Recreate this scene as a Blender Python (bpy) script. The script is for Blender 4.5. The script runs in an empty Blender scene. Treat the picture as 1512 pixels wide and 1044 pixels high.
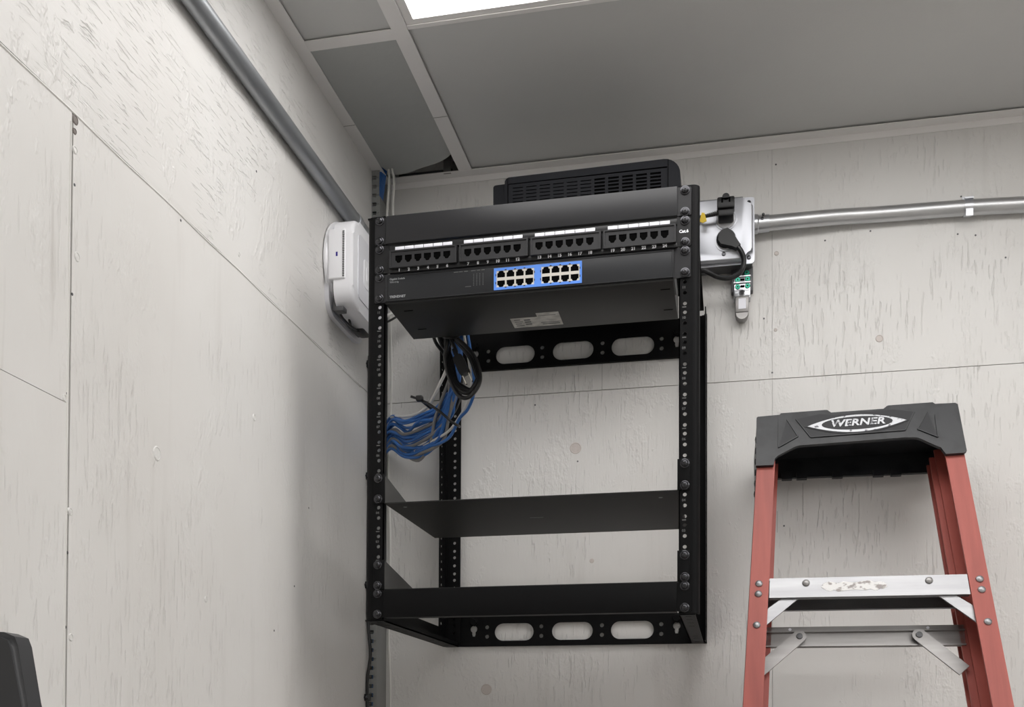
import bpy, bmesh, math, random
from mathutils import Vector, Matrix
random.seed(7)
ZO = 2125.0                       # millimetre frame of the rack -> room height (rack top at 2.125 m)
SC = bpy.context.scene
COL = SC.collection
PI = math.pi

# ------------------------------------------------------------------ camera
f_px, cx, cy = 1643.07, 713.99, 1059.48
a, b, c = 0.22020312, 0.02035241, -0.00452567
Rm = (Matrix.Rotation(a, 3, 'Z') @ Matrix.Rotation(b, 3, 'X') @ Matrix.Rotation(c, 3, 'Y'))
X, Yf, Zu = Rm.col[0], Rm.col[1], Rm.col[2]
cam = bpy.data.cameras.new('camera'); co = bpy.data.objects.new('camera', cam); COL.objects.link(co)
M4 = Matrix.Identity(4)
for i in range(3):
    M4[i][0] = X[i]; M4[i][1] = Zu[i]; M4[i][2] = -Yf[i]
M4[0][3] = .53274; M4[1][3] = -1.63187; M4[2][3] = (ZO - 808.58) / 1000
co.matrix_world = M4
cam.sensor_fit = 'HORIZONTAL'; cam.sensor_width = 36; cam.lens = f_px / 1512 * 36
cam.shift_x = (756 - cx) / 1512; cam.shift_y = (cy - 522) / 1512
cam.clip_start = .02
SC.camera = co

# ------------------------------------------------------------------ world, exposure
w = bpy.data.worlds.new('world'); SC.world = w; w.use_nodes = True
w.node_tree.nodes['Background'].inputs[0].default_value = (.5, .5, .5, 1)
w.node_tree.nodes['Background'].inputs[1].default_value = .05
SC.view_settings.view_transform = 'Standard'; SC.view_settings.look = 'None'
SC.view_settings.gamma = 1; SC.view_settings.use_curve_mapping = False
SC.view_settings.exposure = 0.23
PANEL_W = 4.6                     # strength of the ceiling light panels

# ------------------------------------------------------------------ materials
def mat(name, col, rough=.5, metal=0, spec=.5, noise=None, bump=None, emit=None, coat=0):
    m = bpy.data.materials.new(name); m.use_nodes = True
    nt = m.node_tree; N = nt.nodes; L = nt.links; p = N['Principled BSDF']
    p.inputs['Base Color'].default_value = (*col, 1); p.inputs['Roughness'].default_value = rough
    p.inputs['Metallic'].default_value = metal; p.inputs['Specular IOR Level'].default_value = spec
    p.inputs['Coat Weight'].default_value = coat
    tc = N.new('ShaderNodeTexCoord')
    if noise:                       # (scale xyz, amount, second colour, lo, hi)
        sc, c2, lo, hi = noise
        mp = N.new('ShaderNodeMapping'); mp.inputs['Scale'].default_value = sc
        nz = N.new('ShaderNodeTexNoise'); nz.inputs['Scale'].default_value = 1; nz.inputs['Detail'].default_value = 6
        cr = N.new('ShaderNodeValToRGB'); cr.color_ramp.elements[0].position = lo; cr.color_ramp.elements[1].position = hi
        cr.color_ramp.elements[0].color = (*col, 1); cr.color_ramp.elements[1].color = (*c2, 1)
        L.new(tc.outputs['Object'], mp.inputs[0]); L.new(mp.outputs[0], nz.inputs[0]); L.new(nz.outputs[0], cr.inputs[0])
        L.new(cr.outputs[0], p.inputs['Base Color'])
    if bump:                        # (scale xyz, strength, distance)
        sc, st, di = bump
        mp = N.new('ShaderNodeMapping'); mp.inputs['Scale'].default_value = sc
        nz = N.new('ShaderNodeTexNoise'); nz.inputs['Scale'].default_value = 1; nz.inputs['Detail'].default_value = 4
        bp = N.new('ShaderNodeBump'); bp.inputs['Strength'].default_value = st; bp.inputs['Distance'].default_value = di
        L.new(tc.outputs['Object'], mp.inputs[0]); L.new(mp.outputs[0], nz.inputs[0]); L.new(nz.outputs[0], bp.inputs['Height'])
        L.new(bp.outputs[0], p.inputs['Normal'])
    if emit:
        p.inputs['Emission Color'].default_value = (*emit[0], 1); p.inputs['Emission Strength'].default_value = emit[1]
    return m

def wall_mat(name, axis, chip=.9, tint=(1, 1, 1), st=.16, gs=190):
    """painted plywood: grain cracks stretched along an axis (index), soft mottling, chipped patches"""
    m = bpy.data.materials.new(name); m.use_nodes = True
    nt = m.node_tree; N = nt.nodes; L = nt.links; p = N['Principled BSDF']
    p.inputs['Roughness'].default_value = .42; p.inputs['Specular IOR Level'].default_value = .35
    tc = N.new('ShaderNodeTexCoord')
    def nz(scale, detail=3, rough=.5, typ='n'):
        mp = N.new('ShaderNodeMapping'); mp.inputs['Scale'].default_value = scale
        n = N.new('ShaderNodeTexNoise'); n.inputs['Scale'].default_value = 1
        n.inputs['Detail'].default_value = detail; n.inputs['Roughness'].default_value = rough
        L.new(tc.outputs['Object'], mp.inputs[0]); L.new(mp.outputs[0], n.inputs[0]); return n.outputs[0]
    def ramp(src, lo, hi, v0=0., v1=1.):
        r = N.new('ShaderNodeMapRange'); r.inputs[1].default_value = lo; r.inputs[2].default_value = hi
        r.inputs[3].default_value = v0; r.inputs[4].default_value = v1; L.new(src, r.inputs[0]); return r.outputs[0]
    def mth(op, x, y):
        n = N.new('ShaderNodeMath'); n.operation = op
        for i, q in enumerate((x, y)):
            if isinstance(q, (int, float)): n.inputs[i].default_value = q
            else: L.new(q, n.inputs[i])
        return n.outputs[0]
    s = [gs, gs, gs]; s[axis] = gs * .12
    cr = ramp(nz(s, 3, .55), .585, .65)                     # thin raised/checked grain lines
    s3 = [300, 300, 300]; s3[axis] = 26
    fine = nz(s3, 3, .6)
    patch = ramp(nz((5, 5, 5), 3, .6), .47, .62)          # where the grain telegraphs through
    s2 = [28, 28, 28]; s2[axis] = 8
    lump = nz(s2, 5, .65)
    blot = ramp(nz((11, 11, 7), 5, .75), .55, .63)        # torn patches
    h = mth('ADD', mth('MULTIPLY', mth('MULTIPLY', cr, patch), -.85 * chip), mth('MULTIPLY', lump, .55))
    h = mth('ADD', h, mth('MULTIPLY', mth('MULTIPLY', fine, patch), .35))
    h = mth('ADD', h, mth('MULTIPLY', mth('MULTIPLY', blot, nz((150, 150, 70), 3)), 1.1 * chip))
    bp = N.new('ShaderNodeBump'); bp.inputs['Strength'].default_value = .7; bp.inputs['Distance'].default_value = .0022
    L.new(h, bp.inputs['Height']); L.new(bp.outputs[0], p.inputs['Normal'])
    mot = ramp(nz((2.2, 2.2, 1.6), 4, .6), .3, .7)
    mx = N.new('ShaderNodeMix'); mx.data_type = 'RGBA'
    mx.inputs[6].default_value = (.69 * tint[0], .672 * tint[1], .650 * tint[2], 1)
    mx.inputs[7].default_value = (.76 * tint[0], .75 * tint[1], .735 * tint[2], 1)
    L.new(mot, mx.inputs[0])
    s4 = [26, 26, 26]; s4[axis] = 2.0
    stain = mth('MULTIPLY', ramp(nz(s4, 3, .6), .60, .78), st)
    stain = mth('ADD', stain, mth('MULTIPLY', mth('MULTIPLY', cr, patch), .06))
    m2 = N.new('ShaderNodeMix'); m2.data_type = 'RGBA'; m2.inputs[7].default_value = (.40, .37, .34, 1)
    L.new(stain, m2.inputs[0]); L.new(mx.outputs[2], m2.inputs[6]); L.new(m2.outputs[2], p.inputs['Base Color'])
    return m

M = {}
M['wall_v'] = wall_mat('painted_plywood_vertical_grain', 2)
M['wall_h'] = wall_mat('painted_plywood_long_grain', 1, 1.1, gs=230)
M['wall_s'] = wall_mat('painted_plywood_streaked', 2, .8, st=.85)
M['wall_l'] = wall_mat('painted_plywood_smooth', 2, .8)
M['plain_wall'] = mat('plain_paint', (.66, .65, .62), .6)
M['joint'] = mat('joint_gap', (.40, .385, .37), .8)
M['filler_white'] = mat('white_filler', (.74, .73, .71), .5, bump=((120, 120, 120), .9, .003))
M['knot'] = mat('dark_knot', (.20, .175, .16), .6)
M['filler'] = mat('painted_filler', (.60, .545, .515), .5, bump=((90, 90, 90), .6, .002))
M['tile'] = mat('ceiling_tile_vinyl', (.64, .64, .63), .62, noise=((3, 3, 3), (.60, .60, .595), .3, .7), bump=((220, 220, 220), .25, .0006))
M['tile_old'] = mat('ceiling_tile_sagging', (.46, .47, .46), .7, noise=((4, 4, 4), (.42, .43, .425), .3, .7), bump=((14, 14, 14), .5, .006))
M['tee'] = mat('ceiling_grid_paint', (.86, .84, .83), .5)
M['deck'] = mat('deck_above_ceiling', (.12, .12, .115), .9)
M['floor'] = mat('sealed_concrete', (.46, .45, .435), .5, noise=((2, 2, 2), (.40, .39, .375), .3, .7), bump=((40, 40, 40), .2, .001))
M['light'] = mat('light_diffuser', (.9, .9, .9), .6, emit=((1, .985, .97), PANEL_W))
M['black'] = mat('black_powdercoat', (.006, .006, .0065), .5, 0, .09, bump=((900, 900, 900), .25, .0003))
M['blackin'] = mat('black_powdercoat_shelf', (.016, .016, .0155), .5, 0, .3, bump=((900, 900, 900), .25, .0003))
M['gusset'] = mat('grey_gusset_paint', (.045, .045, .043), .5, 0, .3)
M['panel'] = mat('charcoal_panel_paint', (.017, .017, .019), .4, 0, .35, bump=((1100, 1100, 1100), .2, .0002))
M['swface'] = mat('switch_face_paint', (.015, .016, .0185), .4, 0, .35)
M['plastic'] = mat('black_plastic', (.011, .011, .012), .4, 0, .35)
M['module'] = mat('port_module_plastic', (.026, .026, .028), .38, 0, .4)
M['void'] = mat('deep_black', (.002, .002, .002), .8, 0, .02)
M['ups'] = mat('ups_plastic', (.010, .0105, .013), .5, 0, .08, bump=((700, 700, 700), .2, .0003))
M['screw'] = mat('black_chrome_screw', (.055, .055, .06), .24, .9)
M['recess'] = mat('screw_recess', (.01, .01, .01), .5)
M['zinc'] = mat('zinc_steel', (.58, .59, .62), .32, 1, bump=((60, 60, 400), .15, .0004))
M['boxsteel'] = mat('galvanised_cover', (.50, .51, .545), .42, .85, bump=((25, 25, 25), .2, .001))
M['emt'] = mat('galvanised_conduit', (.52, .53, .54), .4, 1, noise=((14, 60, 60), (.62, .62, .63), .35, .65), bump=((20, 90, 90), .2, .0006))
M['emt_dark'] = mat('grey_conduit', (.42, .44, .46), .42, .8, noise=((60, 8, 60), (.34, .355, .37), .35, .65))
M['darksteel'] = mat('dark_box_steel', (.11, .11, .115), .5, .4)
M['alu'] = mat('aluminium', (.36, .36, .37), .45, .95, noise=((6, 60, 60), (.29, .29, .30), .35, .7), bump=((12, 240, 240), .2, .0004))
M['alu_dull'] = mat('dull_aluminium', (.36, .35, .345), .5, .8, noise=((6, 60, 60), (.28, .27, .265), .35, .7))
M['fibre'] = mat('red_fibreglass', (.385, .088, .068), .52, noise=((60, 60, 5), (.28, .062, .05), .38, .72), bump=((300, 300, 12), .3, .0004))
M['cap'] = mat('ladder_cap_plastic', (.024, .025, .028), .4, 0, .4, noise=((30, 30, 30), (.014, .015, .017), .45, .6), bump=((70, 70, 70), .3, .0007))
M['capin'] = mat('ladder_cap_recess', (.013, .0135, .016), .46, 0, .35, bump=((70, 70, 70), .3, .0007))
M['silver'] = mat('worn_silver_print', (.46, .47, .49), .35, .3, noise=((130, 130, 130), (.10, .10, .11), .58, .64))
M['white'] = mat('white_print', (.85, .86, .9), .5)
M['greyprint'] = mat('grey_print', (.30, .31, .32), .5)
M['dimprint'] = mat('dim_print', (.12, .12, .12), .6)
M['label'] = mat('white_label', (.80, .80, .86), .4)
M['sticker'] = mat('silver_sticker', (.56, .55, .51), .4, noise=((60, 60, 60), (.36, .35, .33), .4, .6))
M['wornsticker'] = mat('torn_sticker', (.74, .73, .72), .5, noise=((80, 60, 110), (.30, .27, .26), .50, .60))
M['blue'] = mat('blue_port_block', (.10, .27, .80), .4)
M['jack'] = mat('jack_metal', (.66, .63, .58), .35, .3)
M['cblue'] = mat('blue_cable', (.035, .15, .46), .38)
M['cgrey'] = mat('grey_cable', (.22, .215, .21), .42)
M['cwhite'] = mat('white_cable', (.72, .71, .68), .4)
M['cblack'] = mat('black_cord', (.014, .014, .015), .32)
M['brass'] = mat('plug_blade', (.80, .76, .66), .25, 1)
M['duct'] = mat('grey_duct_plastic', (.27, .275, .27), .5)
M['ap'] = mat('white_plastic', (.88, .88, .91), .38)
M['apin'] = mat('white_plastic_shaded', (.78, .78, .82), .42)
M['led'] = mat('blue_led_lens', (.02, .015, .12), .3, emit=((.05, .03, .6), .12))
M['yellow'] = mat('yellow_tag', (.75, .52, .02), .5)
M['green'] = mat('green_screw', (.03, .42, .27), .35, .4)
M['monitor'] = mat('monitor_plastic', (.030, .031, .034), .45)
M['wood'] = mat('desk_laminate', (.35, .28, .2), .5)
M['caulk'] = mat('paint_bead', (.78, .77, .74), .4)

# ------------------------------------------------------------------ mesh builder (millimetres in the rack frame)
def P(x, y, z): return Vector((x / 1000, y / 1000, (z + ZO) / 1000))
class B:
    def __init__(s): s.bm = bmesh.new()
    def box(s, x0, x1, y0, y1, z0, z1, bev=0, seg=2):
        v = [s.bm.verts.new((x, y, z)) for x in (x0, x1) for y in (y0, y1) for z in (z0, z1)]
        fs = [s.bm.faces.new([v[i] for i in q]) for q in ((0, 1, 3, 2), (4, 6, 7, 5), (0, 4, 5, 1), (2, 3, 7, 6), (0, 2, 6, 4), (1, 5, 7, 3))]
        if bev:
            es = list({e for f in fs for e in f.edges})
            bmesh.ops.bevel(s.bm, geom=es, offset=bev, segments=seg, affect='EDGES', profile=.5)
        return s
    def prism(s, pts, d0, d1, axis='y', tf=None):
        """2D outline extruded. axis y: pts are (x,z); axis x: pts (y,z); axis z: pts (x,y). tf transforms each vertex"""
        def mk(p, d):
            v = Vector((p[0], d, p[1])) if axis == 'y' else Vector((d, p[0], p[1])) if axis == 'x' else Vector((p[0], p[1], d))
            return s.bm.verts.new(tf(v) if tf else v)
        A = [mk(p, d0) for p in pts]; C = [mk(p, d1) for p in pts]; n = len(pts)
        s.bm.faces.new(A[::-1]); s.bm.faces.new(C)
        for i in range(n): s.bm.faces.new((A[i], A[(i + 1) % n], C[(i + 1) % n], C[i]))
        return s
    def cyl(s, p0, p1, r, r1=None, n=16, cap=True):
        p0, p1 = Vector(p0), Vector(p1); d = (p1 - p0).normalized(); r1 = r if r1 is None else r1
        u = d.orthogonal().normalized(); v = d.cross(u)
        A = [s.bm.verts.new(p0 + r * (math.cos(t) * u + math.sin(t) * v)) for t in [2 * PI * i / n for i in range(n)]]
        C = [s.bm.verts.new(p1 + r1 * (math.cos(t) * u + math.sin(t) * v)) for t in [2 * PI * i / n for i in range(n)]]
        for i in range(n): s.bm.faces.new((A[i], A[(i + 1) % n], C[(i + 1) % n], C[i]))
        if cap: s.bm.faces.new(A[::-1]); s.bm.faces.new(C)
        return s
    def lathe(s, p0, d, prof, n=16):
        """profile [(r, h)] revolved about direction d at p0"""
        p0 = Vector(p0); d = Vector(d).normalized(); u = d.orthogonal().normalized(); v = d.cross(u); prev = None
        for r, h in prof:
            if r < 1e-6: ring = [s.bm.verts.new(p0 + d * h)]
            else: ring = [s.bm.verts.new(p0 + d * h + r * (math.cos(2 * PI * i / n) * u + math.sin(2 * PI * i / n) * v)) for i in range(n)]
            if prev:
                for i in range(n):
                    q = [prev[i % len(prev)], prev[(i + 1) % len(prev)], ring[(i + 1) % len(ring)], ring[i % len(ring)]]
                    q = [x for k, x in enumerate(q) if x not in q[:k]]
                    if len(q) > 2: s.bm.faces.new(q)
            prev = ring
        return s
    def tube(s, pts, r, n=8, sub=6, cyc=False):
        pts = smooth(pts, sub) if sub > 1 else [Vector(p) for p in pts]
        m = len(pts); up = None; rings = []
        for i, p in enumerate(pts):
            d = (pts[min(i + 1, m - 1)] - pts[max(i - 1, 0)]).normalized()
            if up is None: up = d.orthogonal().normalized()
            up = (up - d * up.dot(d)).normalized(); v = d.cross(up)
            rings.append([s.bm.verts.new(p + r * (math.cos(2 * PI * k / n) * up + math.sin(2 * PI * k / n) * v)) for k in range(n)])
        for A, C in zip(rings, rings[1:]):
            for k in range(n): s.bm.faces.new((A[k], A[(k + 1) % n], C[(k + 1) % n], C[k]))
        s.bm.faces.new(rings[0][::-1]); s.bm.faces.new(rings[-1])
        return s
    def plate(s, outer, holes, y0, y1, tf=None):
        """outline (x,z) with holes, between depths y0 and y1, through a filled 2D curve"""
        me = curve_mesh([outer] + holes, abs(y1 - y0) / 2)
        my = (y0 + y1) / 2
        s.addmesh(me, lambda v: Vector((v.x, my - v.z, v.y)) if not tf else tf(Vector((v.x, my - v.z, v.y))))
        bpy.data.meshes.remove(me); return s
    def addmesh(s, me, f):
        vs = [s.bm.verts.new(f(v.co)) for v in me.vertices]
        for q in me.polygons:
            try: s.bm.faces.new([vs[i] for i in q.vertices])
            except ValueError: pass
        return s
    def text(s, body, size, x, z, y0, y1, align='CENTER', shear=0, bold=0, tf=None, space=1, sx=1):
        cu = bpy.data.curves.new('t', 'FONT'); cu.body = body; cu.size = size; cu.align_x = align; cu.align_y = 'CENTER'
        cu.shear = shear; cu.offset = bold; cu.extrude = abs(y1 - y0) / 2; cu.resolution_u = 2; cu.space_character = space
        o = bpy.data.objects.new('t', cu); COL.objects.link(o)
        me = bpy.data.meshes.new_from_object(o); my = (y0 + y1) / 2
        fn = (lambda v: Vector((x + v.x * sx, my - v.z, z + v.y)))
        s.addmesh(me, (lambda v: tf(fn(v))) if tf else fn)
        bpy.data.objects.remove(o); bpy.data.curves.remove(cu); bpy.data.meshes.remove(me); return s
    def build(s, name, m, parent=None, smooth_=True, local=False, ang=.6):
        bm = s.bm
        bmesh.ops.remove_doubles(bm, verts=bm.verts, dist=1e-4) if len(bm.verts) < 60000 else None
        bmesh.ops.recalc_face_normals(bm, faces=bm.faces)
        root = parent
        while root is not None and root.parent is not None: root = root.parent
        off = Vector((0, 0, 0))
        if not local:
            for v in bm.verts: v.co = P(*v.co)
            # object origins: a root keeps its place; top-level meshes get theirs at base centre
            if root is not None: off = ORIG.get(root.name, Vector((0, 0, 0)))
            else:
                xs = [v.co for v in bm.verts]
                off = Vector(((min(q.x for q in xs) + max(q.x for q in xs)) / 2, (min(q.y for q in xs) + max(q.y for q in xs)) / 2, min(q.z for q in xs)))
        else:
            for v in bm.verts: v.co = v.co / 1000
        KEEP = m.name.startswith(('painted_plywood',))
        if KEEP and root is None: off = Vector((0, 0, 0))
        for v in bm.verts: v.co -= off
        me = bpy.data.meshes.new(name); bm.to_mesh(me); bm.free()
        me.materials.append(m)
        if smooth_:
            me.shade_smooth(); me.set_sharp_from_angle(angle=ang)
        o = bpy.data.objects.new(name, me); COL.objects.link(o)
        if parent is not None: o.parent = parent
        else:
            o.location = off; ORIG[o.name] = off
        return o
ORIG = {}
def smooth(pts, sub):
    pts = [Vector(p) for p in pts]; out = []; n = len(pts)
    for i in range(n - 1):
        p0, p1, p2, p3 = pts[max(i - 1, 0)], pts[i], pts[i + 1], pts[min(i + 2, n - 1)]
        for k in range(sub):
            t = k / sub
            out.append(.5 * ((2 * p1) + (p2 - p0) * t + (2 * p0 - 5 * p1 + 4 * p2 - p3) * t * t + (3 * p1 - p0 - 3 * p2 + p3) * t ** 3))
    out.append(pts[-1]); return out
def curve_mesh(loops, half):
    cu = bpy.data.curves.new('c', 'CURVE'); cu.dimensions = '2D'; cu.fill_mode = 'BOTH'; cu.extrude = half
    for lp in loops:
        sp = cu.splines.new('POLY'); sp.points.add(len(lp) - 1); sp.use_cyclic_u = True
        for i, (x, z) in enumerate(lp): sp.points[i].co = (x, z, 0, 1)
    o = bpy.data.objects.new('c', cu); COL.objects.link(o)
    me = bpy.data.meshes.new_from_object(o)
    bpy.data.objects.remove(o); bpy.data.curves.remove(cu); return me
def rect(x0, x1, z0, z1): return [(x0, z0), (x1, z0), (x1, z1), (x0, z1)]
def circ(x, z, r, n=12, rz=None): return [(x + r * math.cos(2 * PI * i / n), z + (rz or r) * math.sin(2 * PI * i / n)) for i in range(n)]
def rrect(x0, x1, z0, z1, r, n=5):
    o = []
    for cxx, czz, a0 in ((x1 - r, z0 + r, -90), (x1 - r, z1 - r, 0), (x0 + r, z1 - r, 90), (x0 + r, z0 + r, 180)):
        for k in range(n + 1):
            t = math.radians(a0 + 90 * k / n); o.append((cxx + r * math.cos(t), czz + r * math.sin(t)))
    return o
def thing(name, label, cat, x, y, z, group=None):
    o = bpy.data.objects.new(name, None); COL.objects.link(o); o.empty_display_size = .05
    o.location = P(x, y, z); ORIG[o.name] = o.location.copy()
    o['label'] = label; o['category'] = cat
    if group: o['group'] = group
    return o
def tag(o, label, cat, group=None):
    o['label'] = label; o['category'] = cat
    if group: o['group'] = group
    return o
def struct(o): o['kind'] = 'structure'; return o

# ================================================================== ROOM
WX, WY, CZ, FZ = -162, 500, 315, -ZO          # left wall, back wall, ceiling grid, floor
RX, NY = 3200, -3800                          # right wall, near wall (behind the camera)
TOP = CZ + 320
fl = struct(B().box(WX - 120, RX + 120, NY - 120, WY + 120, FZ - 60, FZ).build('floor', M['floor'], smooth_=False))
# back wall with its plywood sheets
wb = struct(B().box(WX - 120, RX + 120, WY + 4, WY + 110, FZ, TOP).build('wall_back', M['joint'], smooth_=False))
def sheet(parent, x0, x1, y0, y1, z0, z1, m):
    o = B().box(x0, x1, y0, y1, z0, z1).build('plywood_sheet', m, parent, smooth_=False); return o
SEAM = -132
g = .7
for (x0, x1) in ((WX, 605), (605, 1824), (1824, RX)):
    sheet(wb, x0 + (g * .4 if x0 > 0 else 0), x1 - g * .4, WY, WY + 6, SEAM + g, TOP, M['wall_v'])
    sheet(wb, x0 + (g * .4 if x0 > 0 else 0), x1 - g * .4, WY, WY + 6, FZ, SEAM - g, M['wall_v'])
wl = struct(B().box(WX - 110, WX - 4, NY, WY + 4, FZ, TOP).build('wall_left', M['joint'], smooth_=False))
for (y0, y1) in ((NY, -1800), (-1800, WY)):
    sheet(wl, WX - 6, WX, y0, y1 - g * (y1 < 0), SEAM + g * 1.2, TOP, M['wall_h'])
for (y0, y1, z0, z1, mm) in ((-569, WY, FZ, SEAM - g, 'wall_l'), (NY, -572, -449.6, SEAM - g, 'wall_s'), (NY, -572, FZ, -450.4, 'wall_l')):
    sheet(wl, WX - 6, WX, y0, y1, z0, z1, M[mm])
wr = struct(B().box(RX, RX + 100, NY, WY + 4, FZ, TOP).build('wall_right', M['plain_wall'], smooth_=False))
wf = struct(B().box(WX - 110, RX + 100, NY - 100, NY, FZ, TOP).build('wall_front', M['plain_wall'], smooth_=False))
# putty plugs and nail dents in the sheets
def plug(parent, p, r, onleft=False, m='filler'):
    bb = B(); d = (1, 0, 0) if onleft else (0, -1, 0)
    bb.lathe(p, d, [(r + .8, -.5), (r, .5), (r * .86, .9), (r * .8, .25), (r * .4, .5), (0, .35)], 22)
    return bb.build('putty_plug', M[m], parent)
for p, r in (((236, WY, -242), 11), ((795, WY, -70), 6.5), ((61, WY, -709), 10.5), ((268, WY, -462), 4), ((613, WY, 104), 4), ((611, WY, -40), 3)):
    plug(wb, p, r)
for y, z, r in ((-580, -446, 3.5), (-567, -565, 4), (-563, -700, 4), (-157, -110, 3), (-384, -456, 9), (-560, -286, 5), (-566, -172, 4), (-100, -330, 5), (-250, -620, 4)):
    plug(wl, (WX, y, z), r, True, 'filler_white')
plug(wl, (WX, -566, -139), 5, True, 'knot'); plug(wl, (WX, -567, -152), 3.2, True, 'knot')
nl = B()
for x, z in ((612, 272), (156, -153), (240, -268), (626, -408), (640, -560), (780, 130), (960, 105), (936, 178), (930, 110), (700, 120), (590, -17), (605, -120), (1010, 60)):
    nl.cyl((x, WY - .4, z), (x, WY + .3, z), 1.7, n=8)
nl.build('nail_head', M['darksteel'], wb)
nl = B()
for y, z in ((-566, -210), (-568, -330), (-575, -440), (-571, -610), (-573, -690), (-100, 40), (-330, -140), (120, -420), (60, -560), (-20, -640)):
    nl.cyl((WX - .3, y, z), (WX + .4, y, z), 1.7, n=8)
nl.build('nail_head', M['darksteel'], wl)
# a few grain checks (open cracks) on the back wall
ck = B()
for x, z0, z1 in ((287, -131, -78), (605, 98, 140), (-116, -142, -131), (614, -420, -380), (660, -390, -330), (640, 0, 60)):
    ck.box(x - .5, x + .5, WY - .25, WY + .2, z0, z1)
ck.build('grain_check', M['joint'], wb, smooth_=False)
# paint bead in the corner beside the duct
bd = []
for i in range(60):
    z = 290 - i * 45
    bd.append((-139 + 2.2 * math.sin(i * .9) + 1.5 * math.sin(i * .37), WY - 1.5, z))
struct(B().tube(bd, 2.6, 6, 3).build('trim_1', M['caulk']))
# ridge of paint along the left wall seam
bd = [(WX - .2, y, SEAM - 1.5 + .8 * math.sin(y * .03)) for y in range(-1600, 420, 60)]
struct(B().tube(bd, 1.5, 6, 2).build('trim_2', M['caulk']))
bd = [(WX - .5, -574.5 + .6 * math.sin(z * .03), z) for z in range(int(FZ), SEAM, 60)]
struct(B().tube(bd, 1.7, 6, 2).build('trim_3', M['caulk']))

# ceiling: deck above, suspended grid, tiles, lights
ce = struct(B().box(WX - 110, RX + 100, NY - 100, WY + 110, TOP, TOP + 60).build('ceiling', M['deck'], smooth_=False))
T = 26
grid_x = [19, 1238, 2457]                       # main tees run towards the back wall
grid_y = [43, -567, -1177, -1787, -2397, -3007, -3617]
tees = []
for gx in grid_x:
    tees.append(B().box(gx - T / 2, gx + T / 2, NY, WY - 2, CZ - 1.5, CZ).box(gx - 2, gx + 2, NY, WY - 2, CZ, CZ + 32).build('ceiling_tee', M['tee'], ce, smooth_=False))
for gy in grid_y:
    xs = [WX] + grid_x + [RX]
    for x0, x1 in zip(xs, xs[1:]):
        if gy == 43 and x0 > 0:
            B().box(x0 + T / 2, x1 - T / 2, 27, 36, CZ - 1.2, CZ + .3).box(x0 + T / 2, x1 - T / 2, 33, 36, CZ, CZ + 28).build('ceiling_tee', M['tee'], ce, smooth_=False)
            continue
        B().box(x0 + T / 2, x1 - T / 2, gy - T / 2, gy + T / 2, CZ - 1.2, CZ + .3).box(x0 + T / 2, x1 - T / 2, gy - 2, gy + 2, CZ, CZ + 28).build('ceiling_tee', M['tee'], ce, smooth_=False)
struct(B().box(WX, WX + 22, NY, WY, CZ - 1.5, CZ).box(WX, WX + 2, NY, WY, CZ, CZ + 22).build('trim_4', M['tee'], smooth_=False))
struct(B().box(WX + 22, RX, WY - 24, WY, CZ - 1.8, CZ - .2).box(WX + 22, RX, WY - 1.5, WY, CZ - 14, CZ - 1).build('trim_5', M['tee'], smooth_=False))
# hairline joints in the grid strips
hj = B()
hj.box(WX, WX + 22, 276, 277.2, CZ - 1.9, CZ - 1.4); hj.box(19 - T / 2, 19 + T / 2, 284, 285.2, CZ - 1.9, CZ - 1.4)
hj.build('strip_joint', M['joint'], ce, smooth_=False)
xs = [WX + 8] + grid_x + [RX]
ys = [WY - 14] + grid_y
lights = {(1, 1), (2, 3), (1, 5), (2, 2), (2, 5), (3, 3)}  # unseen panels beside and ahead of the camera are added to even the light
for i, (x0, x1) in enumerate(zip(xs, xs[1:])):
    for j, (y1, y0) in enumerate(zip(ys, ys[1:])):
        if (i, j) == (0, 0) or (i, j) in lights: continue
        B().box(x0 + 3, x1 - 3, y0 + 3 - (8 if (j == 0 and i > 0) else 0), y1 - 3, CZ + 3, CZ + 16).build('ceiling_tile', M['tile'], ce, smooth_=False)
# sagging corner tile: gypsum sheet whose back edge droops, its corner broken open
bb = B(); nx, ny = 14, 18
x0, x1, y0, y1 = WX + 10, 19 - 3, 47, 452
top = []
for t_ in (0, 1):
    rows = []
    for j in range(ny + 1):
        row = []
        for i in range(nx + 1):
            u, v = i / nx, j / ny
            # far edge follows a torn, drooping line
            yend = y1 - 52 * max(0, 1 - u / .16) ** 1.0 - 44 * max(0, (u - .35) / .65) ** 1.4 + 6 * math.sin(u * 9)
            x = x0 + u * (x1 - x0); y = y0 + v * (yend - y0)
            sag = -9 * math.sin(PI * min(1, max(0, u))) ** .8 * v ** 5 + 6 * v ** 8 * u ** 4
            row.append(bb.bm.verts.new((x, y, CZ + .6 + sag * (1 if u > .1 else u * 10) + t_ * 12)))
        rows.append(row)
    top.append(rows)
for rows in top:
    for j in range(ny):
        for i in range(nx): bb.bm.faces.new((rows[j][i], rows[j][i + 1], rows[j + 1][i + 1], rows[j + 1][i]))
def rim(seq):
    for (a0, a1) in zip(seq, seq[1:]):
        bb.bm.faces.new((top[0][a0[0]][a0[1]], top[0][a1[0]][a1[1]], top[1][a1[0]][a1[1]], top[1][a0[0]][a0[1]]))
rim([(0, i) for i in range(nx + 1)]); rim([(ny, i) for i in range(nx + 1)])
rim([(j, 0) for j in range(ny + 1)]); rim([(j, nx) for j in range(ny + 1)])
o = bb.build('ceiling_tile', M['tile_old'], ce); o['label'] = 'sagging grey corner tile with a drooping torn edge'
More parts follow.
